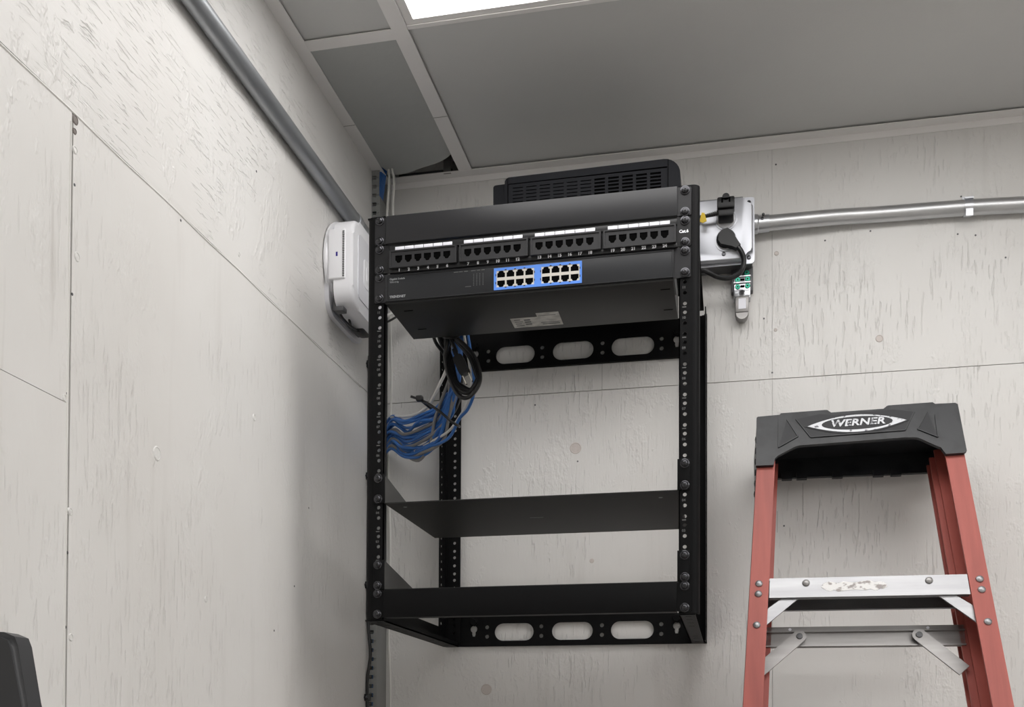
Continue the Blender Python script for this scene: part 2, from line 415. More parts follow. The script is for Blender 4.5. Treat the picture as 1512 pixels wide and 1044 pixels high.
# steel framing seen through the gap above the corner
fr = B()
fr.box(-26, -11, WY - 22, WY - 18, CZ - 2, CZ + 52).box(-26, -22, WY - 18, WY, CZ, CZ + 52)
fr.cyl((-18, WY - 23, CZ + 8), (-18, WY - 21, CZ + 8), 3).cyl((-18, WY - 23, CZ + 32), (-18, WY - 21, CZ + 32), 3)
fr.box(-10, 8, WY - 12, WY, CZ + 2, CZ + 26)
fr.build('framing_bracket', M['alu_dull'], ce)
B().box(WX + 40, 6, WY - 10, WY, CZ + 1, CZ + 12).build('framing_channel', M['darksteel'], ce, smooth_=False)

def light_panel(x0, x1, y0, y1, label):
    t = thing('ceiling_light_panel', label, 'ceiling light', (x0 + x1) / 2, (y0 + y1) / 2, CZ)
    B().plate([(x0, y0), (x1, y0), (x1, y1), (x0, y1)], [[(x0 + 14, y0 + 14), (x1 - 14, y0 + 14), (x1 - 14, y1 - 14), (x0 + 14, y1 - 14)]], 0, 8,
              tf=lambda v: Vector((v.x, v.z, CZ + 1 + v.y))).build('frame', M['tee'], t, smooth_=False)
    B().box(x0 + 14, x1 - 14, y0 + 14, y1 - 14, CZ + 3.0, CZ + 7).build('diffuser', M['light'], t, smooth_=False)
    B().box(x0 + 2, x1 - 2, y0 + 2, y1 - 2, CZ + 9, CZ + 50).build('housing', M['tee'], t, smooth_=False)
LABEL_L = {(1, 1): 'glowing white flat light panel in the ceiling, nearest the back wall',
           (2, 3): 'unseen white fill light panel added in the middle ceiling row, level with the camera',
           (1, 5): 'glowing white flat light panel in the ceiling behind the camera by the left wall',
           (2, 2): 'unseen white fill light panel added in the middle ceiling row, nearer the back wall',
           (2, 5): 'glowing white flat light panel in the middle ceiling row, behind the camera',
           (3, 3): 'unseen white fill light panel added in the ceiling beside the right wall'}
for i, j in sorted(lights):
    gx0, gx1 = xs[i] + 13, xs[i + 1] - 13
    gy1, gy0 = ys[j] - 13, ys[j + 1] + 13
    light_panel(gx0, gx1, gy0, gy1, LABEL_L[(i, j)])

# ================================================================== RACK FRAME
U = 44.45
def hz(u, k): return -((u - 1) * U + (6.35, 22.225, 38.1)[k])
RW = 465.1
rk = thing('wall_mount_rack', 'black steel open frame wall rack bolted to the back wall', 'rack', RW / 2, 240, -625)
ZT, ZB = 2, -624
def post(side):
    s = 1 if side == 'l' else -1
    X0 = 0 if side == 'l' else RW
    q = lambda x: X0 + s * x
    bb = B()
    holes = [circ(X0, hz(u, k), 2.9, 10) for u in range(1, 15) for k in range(3)]
    xa, xb = sorted((q(-11), q(8.5)))
    bb.plate(rect(xa, xb, ZB, ZT), holes, 0, 2)
    # rounded bend and side web
    WD = 42 if side == 'l' else 14
    out = [(-11, 0)] + [(-11 - 10 * math.sin(t), 10 - 10 * math.cos(t)) for t in [PI / 2 * i / 6 for i in range(7)]] + [(-21, WD)]
    inn = [(-19, WD)] + [(-11 - 8 * math.sin(t), 10 - 8 * math.cos(t)) for t in [PI / 2 * i / 6 for i in range(6, -1, -1)]] + [(-11, 2)]
    bb.prism([(q(x), y) for x, y in out + inn], ZB, ZT, 'z')
    bb.prism([(q(8.5), 0), (q(8.5), 12), (q(7), 12), (q(7), 0)], ZB, ZT, 'z')
    bb.build('front_post', M['black'], rk)
post('l'); post('r')
# printed unit marks beside the holes
def marks(X0):
    for u in range(4, 14):
        bb = B()
        bb.box(X0 - 2.8, X0 + 2.8, -.25, .1, -(u - 1) * U - .7 + 1, -(u - 1) * U + .7 + 1)
        if not (u in (10, 13)):
            bb.text('%02d' % (15 - u), 5.2, X0 - .5, hz(u, 0) - 8.3, -.25, .1, bold=.12)
        bb.build('unit_number', M['dimprint'], rk, smooth_=False)
marks(-1); marks(RW - 1)
# rear posts against the wall
for X0, s in ((0, 1), (RW, -1)):
    bb = B(); q = lambda x: X0 + s * x
    holes = [circ(X0, hz(u, k), 3.1, 8) for u in range(1, 15) for k in range(3)]
    xa, xb = sorted((q(-12), q(12)))
    bb.plate(rect(xa, xb, ZB, -10), holes, 480, 482)
    xa, xb = sorted((q(-20), q(-12)))
    bb.box(xa, xb, 478, 492, ZB, -10)
    xa, xb = sorted((q(-20), q(-18)))
    sl = [rect(446, 458, z, z + 5) for z in range(-600, -20, 15)]
    bb.plate(rect(436, 478, ZB, -10), sl, 0, 2, tf=lambda v: Vector((q(-20) + s * v.y, v.x, v.z)))
    bb.build('rear_post', M['black'], rk)
# side rails top and bottom (C channel, slots underneath)
def side_rail(X0, s, z, name_z):
    bb = B(); q = lambda x: X0 + s * x
    sl = [rect(y, y + 3, q(-9) if s > 0 else q(0), q(0) if s > 0 else q(-9)) for y in ((22, 62, 112, 160, 330, 370, 440) if name_z < 0 else (60, 400))]
    sl = [[(x, y) for y, x in lp] for lp in sl]
    xo = -21 if s > 0 else -15
    xa, xb = sorted((q(xo), q(8)))
    zz = z if name_z < 0 else z - 2
    bb.plate([(xa, 2), (xb, 2), (xb, 482), (xa, 482)], sl, 0, 2, tf=lambda v: Vector((v.x, v.z, zz + v.y)))
    xa, xb = sorted((q(xo), q(xo + 2))) if s > 0 else sorted((q(6), q(8)))
    z0, z1 = (z, z + 36) if name_z < 0 else (z - 36, z)
    bb.box(xa, xb, 30, 482, z0, z1)
    xa, xb = sorted((q(6.5), q(8)))
    bb.box(xa, xb, 12, 480, (z if name_z < 0 else z - 9), (z + 9 if name_z < 0 else z))
    bb.build('side_rail', M['black'], rk)
for X0, s in ((0, 1), (RW, -1)):
    side_rail(X0, s, -626, -1); side_rail(X0, s, 2, 1)
# wall bars with oblong slots, round holes and keyholes
def keyhole(x, z):
    pts = []
    for i in range(13):
        t = math.radians(-60 + 300 * i / 12); pts.append((x + 7 * math.cos(t), z + 7 * math.sin(t)))
    pts += [(x - 3.6, z - 10), (x - 2.5, z - 14.5), (x + 2.5, z - 14.5), (x + 3.6, z - 10)]
    return pts
for zc in (-53, -597):
    bb = B()
    hs = [rrect(x0, x1, zc - 17.5, zc + 16.5, 16.8, 7) for x0, x1 in ((79, 156), (192, 271), (306, 387))]
    hs += [circ(x, zc + d, 4, 12) for x in (63.5, 171, 288.5, 401) for d in (9.5, -9)]
    hs += [keyhole(x, zc + 6) for x in (37, 430)]
    zt_b = zc + (46 if zc > -100 else 30)
    bb.plate(rect(-21, 486, zc - 28, zt_b), hs, 492, 494.5)
    bb.box(-21, 486, 494.5, 499.5, zc - 28, zc - 26).box(-21, 486, 494.5, 499.5, zt_b - 2, zt_b)
    bb.build('wall_bar', M['black'], rk)
for x, z in ((37, -569), (430, -569), (37, -26), (430, -26)):
    B().lathe((x, 492, z - 8), (0, -1, 0), [(9, 0), (9, 3), (7, 4), (6.5, 9), (0, 9)], 6).build('lag_bolt', M['black'], rk)
B().box(481, 486, 478, 499, -624, -8).build('wall_flange', M['black'], rk, smooth_=False)
# steel deck under the power unit, on the top rails
B().box(-19, RW + 15, 250, 410, 2.2, 4).build('top_deck', M['black'], rk, smooth_=False)

# ---- screws (one mesh, copied)
def screw_mesh():
    bb = B()
    bb.lathe((0, 0, 0), (0, -1, 0), [(6.9, 0), (6.9, .9), (6.2, 1.3), (4.9, 1.5), (4.8, 2.2), (4.3, 3.4), (3.0, 4.3), (1.3, 4.7), (0, 4.7)], 18)
    o = bb.build('screw', M['screw'], None, local=True); me = o.data
    bpy.data.objects.remove(o)
    bb = B()
    for an in (.6, .6 + PI / 2):
        tf = Matrix.Rotation(an, 3, 'Y')
        bb.prism([(-2.5, -.55), (2.5, -.55), (2.5, .55), (-2.5, .55)], -4.95, -3.2, 'y', tf=lambda v: tf @ v)
    o = bb.build('drive_recess', M['recess'], None, local=True, smooth_=False); m2 = o.data
    bpy.data.objects.remove(o)
    return me, m2
SM, SM2 = screw_mesh()
def screw(parent, x, y, z):
    o = bpy.data.objects.new('screw', SM); COL.objects.link(o); o.parent = parent
    o.location = P(x, y, z) - ORIG[parent.name]; o.rotation_euler = (0, random.uniform(0, 3), 0)
    q = bpy.data.objects.new('drive_recess', SM2); COL.objects.link(q); q.parent = o
def ears(parent, u, y=-2.2):
    for x in (0, RW):
        for k in (0, 2): screw(parent, x, y, hz(u, k))

# ---- blanking panels (first and last unit)
def blank(u, label, m):
    zt, zb = -(u - 1) * U - .6, -u * U + .8
    t = thing('blanking_panel', label, 'rack panel', RW / 2, -4, zb, 'blank panels of the rack')
    bb = B()
    bb.box(11, 454, -5.5, -3.5, zb, zt - 0, .7)
    bb.box(11, 454, -4.5, 14, zb, zb + 1.4).box(11, 454, -4.5, 14, zt - 1.4, zt)
    bb.build('face', m, t)
    bb = B()
    for x0, x1 in ((-8, 12), (453, 474)):
        B().prism(rrect(x0, x1, zb + .6, zt - .6, 2.5, 3), -2.1, -.1, 'y').build('ear', m, t)
    ears(t, u)
blank(1, 'plain charcoal blank panel across the top of the rack', M['panel'])
blank(14, 'plain black blank panel across the bottom of the rack', M['black'])

# ================================================================== PATCH PANEL (second unit)
pp = thing('patch_panel', 'black 24-port patch panel with white port labels and numbers', 'patch panel', RW / 2, 0, -89)
bb = B()
bb.prism(rrect(-8, 473.5, -88.4, -45.2, 3, 3), -2.1, -.2, 'y')
bb.box(17, 454, -5, -2, -56.8, -48.5, .5)
bb.box(17, 454, -7, -2, -90.8, -84.6, .8)
bb.box(17, 454, -2, 45, -90, -87)
bb.build('back_plate', M['plastic'], pp)
def rj_loop(x, z):
    w, h = 5.6, 5.6
    return [(x - w, z + h), (x + w, z + h), (x + w, z - 1.6), (x + 3.7, z - 1.6 - 1.4), (x + 3.2, z - 4.4), (x + 1.7, z - 5.9), (x - 1.7, z - 5.9), (x - 3.2, z - 4.4), (x - 3.7, z - 3.0), (x - w, z - 1.6)]
mods = ((18.5, 124.5, 33.2), (129, 234.5, 142), (238.5, 343.5, 251.2), (347, 452.5, 360.4))
num = 1
for mi, (x0, x1, p0) in enumerate(mods):
    ports = [p0 + 15.2 * i for i in range(6)]
    bb = B()
    bb.plate(rect(x0 + 2.2, x1 - 2.2, -83.2, -60), [rj_loop(x, -71.6) for x in ports], -10.5, -4)
    # raised bezel
    bb.plate(rect(x0, x1, -85, -58), [rect(x0 + 2.4, x1 - 2.4, -82.8, -60.2)], -12, -4)
    mo = bb.build('port_module', M['module'], pp)
    for x in ports:
        B().box(x - 5.8, x + 5.8, -9.7, -4.2, -78, -65).build('port', M['void'], mo, smooth_=False)
        B().box(x - 7.15, x + 7.15, -6.2, -4.6, -56.2, -50.3, .4).build('label_strip', M['label'], pp)
        B().text(str(num), 6.4, x, -87.4, -7.4, -7.0, bold=.25).build('port_number', M['white'], pp, smooth_=False)
        num += 1
B().text('Cat.6', 6.2, 463.5, -66.5, -2.4, -2.0, bold=.2).build('marking', M['white'], pp, smooth_=False)
bb = B().box(20, 455, 4, 34, -84, -60, 1.5)
bb.build('rear_terminals', M['plastic'], pp)
ears(pp, 2)

# ================================================================== NETWORK SWITCH (third unit)
sw = thing('network_switch', 'black rack network switch with sixteen blue framed ports', 'network switch', 230, 75, -136)
zt, zb = -91.5, -136
bb = B().box(9.5, 448, 0, 154, zb, zt, 1)
bb.box(9.5, 448, -2, 0, zb - .6, zb + 3)
bb.build('case', M['blackin'], sw)
bb = B()
bb.box(9.5, 449, -4.2, 0, zb + 2.2, zt + .6, .8)
bb.build('face', M['swface'], sw)
bb = B()
bb.plate(rect(13, 447, -133, -93.6), [rect(13.8, 446.2, -132.2, -94.4)], -4.9, -4)
bb.build('face_border', M['module'], sw, smooth_=False)
bb = B()
for x0, x1, xa, xb in ((-8, 9.5, 8, 9.5), (448.2, 473.5, 448.2, 450)):
    B().prism(rrect(x0, x1, -134, -90, 2.5, 3), -2.1, -.1, 'y').box(xa, xb, -2, 60, -134, -95).build('mounting_ear', M['panel'], sw)
bb = B()
for x in (30, 428):
    for y in (30, 110): bb.box(x, x + 14, y, y + 2.2, zb - .35, zb + .2)
bb.build('vent_slot', M['void'], sw, smooth_=False)
# port block
gA = [192.6 + 14.35 * i for i in range(4)]; gB = [261.0 + 14.35 * i for i in range(4)]
allx = gA + gB
bb = B().plate(rect(181.5, 314.8, -130.6, -97.4), [rect(185.5, 243.2, -126.6, -101.6), rect(254, 311.6, -126.6, -101.6)], -5.6, -3)
blk = bb.build('port_block', M['blue'], sw, smooth_=False)
def sw_loop(x, z, up):
    s = 1 if up else -1
    pts = [(-5.9, -4.6), (5.9, -4.6), (5.9, 2.4), (4.2, 2.4), (3.6, 4.4), (2.2, 5.4), (-2.2, 5.4), (-3.6, 4.4), (-4.2, 2.4), (-5.9, 2.4)]
    return [(x + px, z + s * pz) for px, pz in pts]
for gx in (gA, gB):
    loops = [sw_loop(x, -107.2, True) for x in gx] + [sw_loop(x, -121.0, False) for x in gx]
    x0, x1 = gx[0] - 7.4, gx[-1] + 7.4
    jk = B().plate(rect(x0, x1, -127, -101.2), loops, -5.2, -2).build('jack_shell', M['jack'], sw, smooth_=False)
    for x in gx:
        B().box(x - 6, x + 6, -4.85, -4.25, -112, -101.6).build('port', M['void'], jk, smooth_=False)
        B().box(x - 6, x + 6, -4.85, -4.25, -126.6, -116.2).build('port', M['void'], jk, smooth_=False)
    nb = B()
    for x in [gx[0] - 7.2 + 14.35 * i for i in range(1, 4)] :
        for z in (-100.9, -127.3): nb.box(x - 1.4, x + 1.4, -5.9, -5.4, z - .7, z + .7)
    for z in (-108, -120):
        for x in (x0 - .6, x1 + .6): nb.box(x - .6, x + .6, -5.9, -5.4, z - 1.6, z + 1.6)
    nb.build('latch_tab', M['recess'], sw, smooth_=False)
B().text('Gigabit Switch', 4.2, 17, -99.5, -4.55, -4.1, 'LEFT', bold=.05).text('TEG-S16g', 3.6, 17, -104.2, -4.55, -4.1, 'LEFT').build('marking', M['greyprint'], sw, smooth_=False)
B().text('TRENDNET', 5.0, 17, -127, -4.55, -4.1, 'LEFT', bold=.16).build('maker_name', M['greyprint'], sw, smooth_=False)
bb = B()
for x0, x1 in ((119, 126), (127, 133), (135, 141), (146, 153), (155, 160), (162, 167)): bb.box(x0, x1, -4.5, -4.1, -97.9, -96.9)
for x in (150, 154.8, 159.5, 164.5):
    for k in range(8): bb.box(x - .5, x + .5, -4.5, -4.1, -103.5 - k * 2.4, -102.4 - k * 2.4)
bb.box(137, 146, -4.5, -4.1, -121.4, -120.6)
bb.build('indicator_print', M['dimprint'], sw, smooth_=False)
B().box(448.6, 449.3, -4.9, 0, -134, -93).build('edge_strip', M['module'], sw, smooth_=False)
# rating sticker underneath
bb = B().prism([(186, 97), (230, 97), (230, 82), (266, 82), (266, 137), (186, 137)], zb - .35, zb - .05, 'z')
st = bb.build('rating_sticker', M['sticker'], sw, smooth_=False)
bb = B()
for k in range(4): bb.box(191, 201 + (k % 2) * 3, 103 + k * 8, 106 + k * 8, zb - .5, zb - .3)
for k in range(3): bb.box(207, 217, 104 + k * 9, 109 + k * 9, zb - .5, zb - .3)
bb.box(232, 260, 92, 93.6, zb - .5, zb - .3).box(232, 262, 121, 123, zb - .5, zb - .3).box(234, 262, 127, 130, zb - .5, zb - .3)
bb.build('sticker_print', M['dimprint'], st, smooth_=False)
ears(sw, 3)

# ================================================================== SHELVES (tenth and thirteenth units)
def shelf(u, depth, label, gus):
    zt, zb = -(u - 1) * U, -u * U
    t = thing('rack_shelf', label, 'shelf', RW / 2, depth / 2, zb, 'shelves of the rack')
    bb = B().box(9.5, RW - 8, 0, depth, zb - .6, zb + .9)
    bb.build('tray', M['blackin'], t, smooth_=False)
    for s in (0, 1):
        q = (lambda x: x) if s == 0 else (lambda x: RW - x)
        bb = B(); xa, xb = sorted((q(9), q(10.6)))
        bb.prism(gus, xa, xb, 'x')
        bb.build('side_gusset', M['gusset'], t, smooth_=False)
        xa, xb = sorted((q(-7), q(10.6)))
        bb = B().box(xa, xb, -2.1, -.1, zb + .4, zt - .6 + 1.5, .5)
        bb.build('ear', M['black'], t)
    ears(t, u)
    if u == 10:
        B().box(210, 232, 150, 151.5, zb - .8, zb - .6).cyl((428, 40, zb - .9), (428, 40, zb - .4), 3).cyl((34, 30, zb - .9), (34, 30, zb - .4), 3).build('scratch', M['greyprint'], t, smooth_=False)
g10 = [(0, -444), (0, -403), (14, -403), (170, -428), (196, -437), (200, -444)]
shelf(10, 298, 'empty black steel shelf across the middle of the rack', g10)
g13 = [(0, -577), (0, -534), (8, -534), (158, -556), (176, -560), (232, -577)]
shelf(13, 298, 'empty black steel shelf just above the bottom blank panel', g13)

# ================================================================== POWER UNIT ON TOP
ux = thing('battery_backup', 'black battery backup unit with slotted vents on top of the rack', 'battery backup', 290, 330, 4)
bb = B()
prof = [(145, 4), (145, 165.5), (147, 169.5), (152, 172)] + [(419 + 28 * math.sin(t), 147 + 28 * math.cos(t)) for t in [PI / 2 * i / 7 for i in range(8)]] + [(447, 4)]
grille = [(151, 60), (151, 160.5), (425, 162), (425, 60)]
bb.plate(prof, [grille], 250, 254)
bb.prism(prof, 254, 410, 'y')
bb.build('case', M['ups'], ux)
cols = 11; cw = (419 - 158) / cols
bars = []
for k in range(cols):
    xa = 158 + k * cw
    for r_ in range(10):
        zc = 153 - r_ * 6.1 - (3 if r_ > 4 else 0); hh = 1.8 if k >= 6 else .8
        bars.append(rect(xa + 1, xa + cw - 4.4, zc - hh, zc + hh))
bb = B().plate(rect(151.4, 424.6, 60.5, 160.2), bars, 251.8, 253.6)
bb.build('vent_grille', M['ups'], ux, smooth_=False)
B().box(152, 424, 253.7, 254.3, 61, 160).build('vent_void', M['void'], ux, smooth_=False)
bb = B().prism([(123, 4), (123, 161.5), (125, 164), (128, 164.6), (145.6, 165.2), (145.6, 4)], 258, 405, 'y')
bb.build('side_block', M['ups'], ux)
B().box(149.6, 150.6, 249.6, 250.3, 4, 171).box(426, 427, 249.6, 250.3, 4, 174).build('seam_line', M['void'], ux, smooth_=False)

# ================================================================== SLOTTED DUCT in the corner
du = thing('cable_duct', 'grey slotted plastic cable duct running up the room corner behind the rack', 'cable duct', -152, 470, -1200)
DT, DB = 334, -1250
bb = B()
z, zprev = 317, DT
while z > -800:
    if z > 150 or z < -560:
        bb.box(-162, -146.6, 440, 442, z + 3.5, zprev)
        bb.box(-162, -160.5, 440, 442, z - 3.5, z + 3.5)
        bb.box(-152, -146.6, 440, 442, z + .5, z + 3.5).box(-152, -146.6, 440, 442, z - 3.5, z - .5)
        bb.box(-162, -146.6, 442.4, 442.8, z - .4, z + .4)
        zprev = z - 3.5
    z -= 17.6
bb.box(-162, -146.6, 440, 442, DB, zprev)
bb.build('slotted_side', M['duct'], du, smooth_=False)
B().box(-147, -145, 440, 500, DB, 262, .4).build('cover', M['duct'], du)
B().box(-162, -147, 498, 499.6, DB, DT).build('far_side', M['duct'], du, smooth_=False)
cab = B()
for k in range(5):
    cab.tube([(-156 + (k % 3) * 3, 452 + k * 9 + 3 * math.sin(z * .01 + k), z) for z in range(int(DB) + 10, -560, 80)], 2.7, 7, 2)
cab.build('cable_fill', M['cblue'], du)

# cables climbing from the duct through the broken ceiling corner
def cable(name, label, pts, r, m, group=None, n=8, sub=6):
    o = B().tube(pts, r, n, sub).build(name, m, None)
    return tag(o, label, 'cable', group)
for k in range(4):
    cable('network_cable', 'blue network cable rising through the broken ceiling corner',
          [(-154, 452 + k * 8, 225), (-152, 451 + k * 7, 262), (-149 + k * .8, 450 + k * 6, 292), (-145 + k * 1.6, 449 + k * 4.5, 325), (-141 + k * 2, 450 + k * 4.5, 360), (-139 + k * 2, 455 + k * 5, 500)], 2.7, M['cblue'], 'blue cables at the ceiling corner')
cable('network_cable', 'white cable dropping from the ceiling corner, the left of the pair', [(-126, 440, 500), (-127, 438, 330), (-126, 440, 290), (-129, 440, 240), (-131, 444, 200), (-131, 455, 120)], 2.5, M['cwhite'])
cable('network_cable', 'white cable dropping from the ceiling corner, the right of the pair', [(-117, 440, 500), (-120, 436, 330), (-116, 440, 290), (-118, 440, 240), (-118, 444, 200), (-119, 455, 120)], 2.5, M['cwhite'])

# black cable with clips down the left wall beside the duct
pts = []
zs = list(range(-60, -1260, -45))
for i, z in enumerate(zs):
    pts.append((-159 + 7 * math.exp(-((z + 632) / 30) ** 2), 424, z))
cable('wall_cable', 'thin black cable clipped down the corner left of the grey duct', pts, 3.2, M['cblack'])
for z, lb in ((-78, 'beside the white access point'), (-297, 'beside the middle of the rack'), (-509, 'beside the lower shelf of the rack'), (-727, 'below the rack')):
    t = thing('cable_clip', 'small black cable clip on the left wall, ' + lb, 'cable clip', WX, 425, z)
    B().box(WX, WX + 9, 414, 430, z - 7, z + 7, 1.5).build('saddle', M['cblack'], t)
    B().lathe((WX + 4, 414, z), (0, -1, 0), [(4.5, 0), (4, 2), (2, 3.4), (0, 3.6)], 10).build('nail', M['screw'], t)

# ================================================================== BLUE CABLE BUNDLE
rnd = random.Random(11)
def bundle_cable(kind, lo, r=2.75, seed=0):
    """lo 0..1: how low the cable sags before it turns up into the tie"""
    j = lambda s: rnd.uniform(-s, s) * .8
    zs_ = -180 - 62 * lo
    p = [(-140 + j(3), 468 + j(12), zs_ - 8 + j(10)),
         (-112 + j(4), 430 + j(12), zs_ + 2 + j(8)),
         (-74 + j(6), 392 + j(12), -200 - 74 * lo + j(5)),
         (-28 + j(7), 352 + j(12), -200 - 80 * lo + j(5)),
         (6 + j(5) + 8 * lo, 326 + j(8), -198 - 62 * lo + j(5)),
         (34 + j(8), 300 + j(8), -186 - 38 * lo + j(5)),
         (52 + j(9), 268 + j(10), -178 + j(6)),
         (68 + j(10), 222 + j(10), -148 + j(5)),
         (80 + j(10), 184 + j(5), -116 + j(3)),
         (84 + j(16), 172 + j(3), -92 + j(2)),
         (90 + j(25), 120 + j(10), -80 + j(3)),
         (95 + j(60), 60 + j(8), -76 + j(3))]
    return p
for i in range(17):
    lo = (i + .5) / 17
    cable('network_cable', 'blue network cable in the tied bundle between duct and patch panel', bundle_cable('b', lo), 2.8, M['cblue'], 'blue cables of the tied bundle')
for i, lo in enumerate((.35, .72, .98)):
    cable('network_cable', 'grey network cable among the blue ones of the tied bundle', bundle_cable('g', lo), 3.0, M['cgrey'], 'grey cables of the tied bundle')
cable('network_cable', 'white network cable along the top of the tied bundle',
      [(-138, 470, -172), (-112, 430, -180), (-74, 392, -193), (-40, 362, -197), (-12, 335, -189), (10, 312, -168), (34, 285, -140), (55, 230, -112), (70, 170, -86), (80, 90, -80)], 3.0, M['cwhite'])
cable('network_cable', 'white network cable curving down the right edge of the bundle',
      [(84, 120, -80), (86, 164, -86), (90, 188, -130), (92, 215, -165), (90, 240, -195), (76, 262, -218), (60, 285, -228), (36, 300, -250), (0, 330, -258), (-50, 370, -266)], 2.4, M['cwhite'])
cable('network_cable', 'blue network cable curving down the right edge of the bundle',
      [(90, 120, -80), (92, 164, -84), (96, 190, -130), (98, 215, -172), (94, 240, -204), (78, 262, -226), (58, 282, -236), (36, 300, -262), (4, 326, -268), (-40, 360, -262), (-100, 420, -232)], 2.8, M['cblue'])
cable('network_cable', 'grey network cable hanging slack below the tie of the bundle',
      [(-120, 440, -225), (-80, 395, -262), (-40, 362, -286), (-12, 340, -262), (2, 322, -222), (22, 300, -190), (50, 262, -150), (68, 200, -112), (76, 166, -86), (80, 120, -80)], 3.0, M['cgrey'])
zt_ = thing('zip_tie', 'black zip tie cinched round the blue cable bundle', 'cable tie', 10, 300, -225)
bb = B()
ring = [(-20, 300, -192), (0, 288, -205), (28, 266, -228), (48, 262, -246), (56, 290, -248), (30, 330, -226), (0, 345, -205), (-20, 322, -190), (-20, 300, -192)]
bb.tube(ring, 2.6, 6, 5)
bb.build('strap', M['cblack'], zt_)
B().box(-26, -14, 290, 302, -196, -186, 2).build('lock_head', M['cblack'], zt_)
B().tube([(-26, 296, -190), (-36, 292, -187)], 2.2, 6, 1).build('strap_end', M['cblack'], zt_)

# ================================================================== COILED POWER CORD
pc = thing('coiled_mains_lead', 'black power cord coiled and tied, hanging under the network switch', 'power cord', 90, 180, -238)
bb = B(); pts = [(40, 120, -84), (42, 164, -86), (50, 172, -120)]
for k in range(4):
    w_, d_ = 1 + .10 * math.sin(k * 2.1), k * 4.5
    cxk, top_, bot = 88 + 2 * k, -132 - 2 * k, -232 + 5 * k - (k == 0) * 4
    ctl = [(64 - 4 * k * .5, -135), (60 + k * 3, -165), (68 + k * 3, -200), (84 + k, bot + 6), (102, bot), (119 - 2 * k, bot + 18), (121 - 3 * k, -196), (110 - 3 * k, -165), (88 - 2 * k, -140), (70, -127)]
    pts += [(x, 168 + d_ + 3 * math.sin(i + k), z) for i, (x, z) in enumerate(ctl)]
pts += [(60, 172, -120), (52, 166, -90), (48, 120, -84)]
bb.tube(pts, 3.5, 9, 6)
bb.build('cord', M['cblack'], pc)
B().tube([(58, 165, -128), (66, 156, -136), (80, 158, -136), (84, 172, -128), (74, 182, -122), (60, 178, -122), (58, 165, -128)], 2.2, 6, 4).build('tie', M['cblack'], pc)
# plug pointing down right
ax = Vector((.42, 0, -.9)).normalized(); pr = Vector((.9, 0, .42)).normalized()
p0 = Vector((84, 160, -168))
def ptf(v): return p0 + pr * v.x + Vector((0, 1, 0)) * v.y - ax * v.z
bb = B().prism(rrect(-8.5, 8.5, -34, 0, 5, 4), -8, 8, 'y', tf=ptf)
bb.prism([(-4, 0), (4, 0), (3, 14), (-3, 14)], -4, 4, 'y', tf=ptf)
pl = bb.build('plug', M['plastic'], pc)
for s in (-5.5, 5.5):
    B().prism([(s - .9, -50), (s + .9, -50), (s + .9, -34), (s - .9, -34)], -3, 3, 'y', tf=ptf).build('blade', M['brass'], pl, smooth_=False)
B().tube([(56, 120, -84), (58, 166, -88), (66, 170, -124), (76, 164, -146), (82, 160, -160)], 3.4, 8, 5).build('cord', M['cblack'], pc)
for k, (dx, dz) in enumerate(((0, 0), (9, -2), (17, 2), (24, -1))):
    cable('power_lead', 'black lead in the bunch running down behind the network switch',
          [(44 + dx, 110, -82), (40 + dx, 164, -84), (35 + dx, 186, -112), (34 + dx, 206, -124 + dz), (44 + dx * .9, 240, -142), (40 + dx * .7, 300, -175), (0 + dx, 360, -205), (-60 + dx, 415, -218), (-125, 460 + 6 * k, -222 + dz)], 3.2, M['cblack'], 'black leads behind the switch')
# two leads from the access point crossing behind the rack post
cable('network_cable', 'white network cable running from the access point behind the rack post',
      [(-140, 235, -48), (-134, 270, -48), (-132, 330, -30), (-124, 420, 14), (-100, 440, 36), (-40, 430, 60)], 3.2, M['cwhite'])
cable('power_lead', 'thin black lead running from the access point behind the rack post',
      [(-143, 188, -30), (-141, 196, -52), (-138, 216, -66), (-135, 262, -66), (-137, 300, -56), (-136, 340, -40), (-120, 425, 6), (-90, 440, 30), (-40, 430, 46)], 2.2, M['cblack'])
vt = B().tube([(-136, 236, -50), (-140, 226, -40), (-132, 250, -36), (-128, 285, -44), (-132, 300, -58), (-140, 270, -64), (-136, 240, -56)], 2.4, 7, 5)
vt.box(-146, -124, 285, 330, -62, -38, 6)
tag(vt.build('cable_tie', M['cblack']), 'black wrap gathering the leads under the white access point', 'cable tie')

# ================================================================== ACCESS POINT on the left wall
ap = thing('wireless_access_point', 'white plastic wireless access point with rounded square face on the left wall', 'access point', -135, 260, -62)
def xtf(v): return v
bb = B().prism(rrect(186, 372, -64, 58, 34, 6), WX, WX + 8, 'x')
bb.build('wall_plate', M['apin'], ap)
bb = B().lathe((WX + 2, 262, 32), (1, 0, 0), [(88, 0), (89, 4), (86, 10), (78, 12), (0, 12)], 44)
bb.build('mount_disc', M['ap'], ap)
bb = B()
bb.prism(rrect(176, 346, -58, 100, 34, 8), -142, -106, 'x')
bm = bb.bm
es = [e for e in bm.edges if all(abs(v.co.x + 106) < 1e-3 for v in e.verts)]
bmesh.ops.bevel(bm, geom=es, offset=7, segments=4, affect='EDGES', profile=.5)
bb.build('body', M['ap'], ap)
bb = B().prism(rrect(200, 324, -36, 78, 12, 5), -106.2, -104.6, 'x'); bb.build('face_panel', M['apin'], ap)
bb = B().prism(rrect(228, 300, -6, 44, 8, 4), -105, -103.6, 'x').prism(rrect(240, 290, 4, 34, 6, 4), -104, -102.8, 'x'); bb.build('emblem', M['ap'], ap)
bb = B()
bb.box(-151, -120, 172.5, 200, -12.5, 75.5, 2.5, 3)
bb.build('indicator_panel', M['ap'], ap)
bb = B()
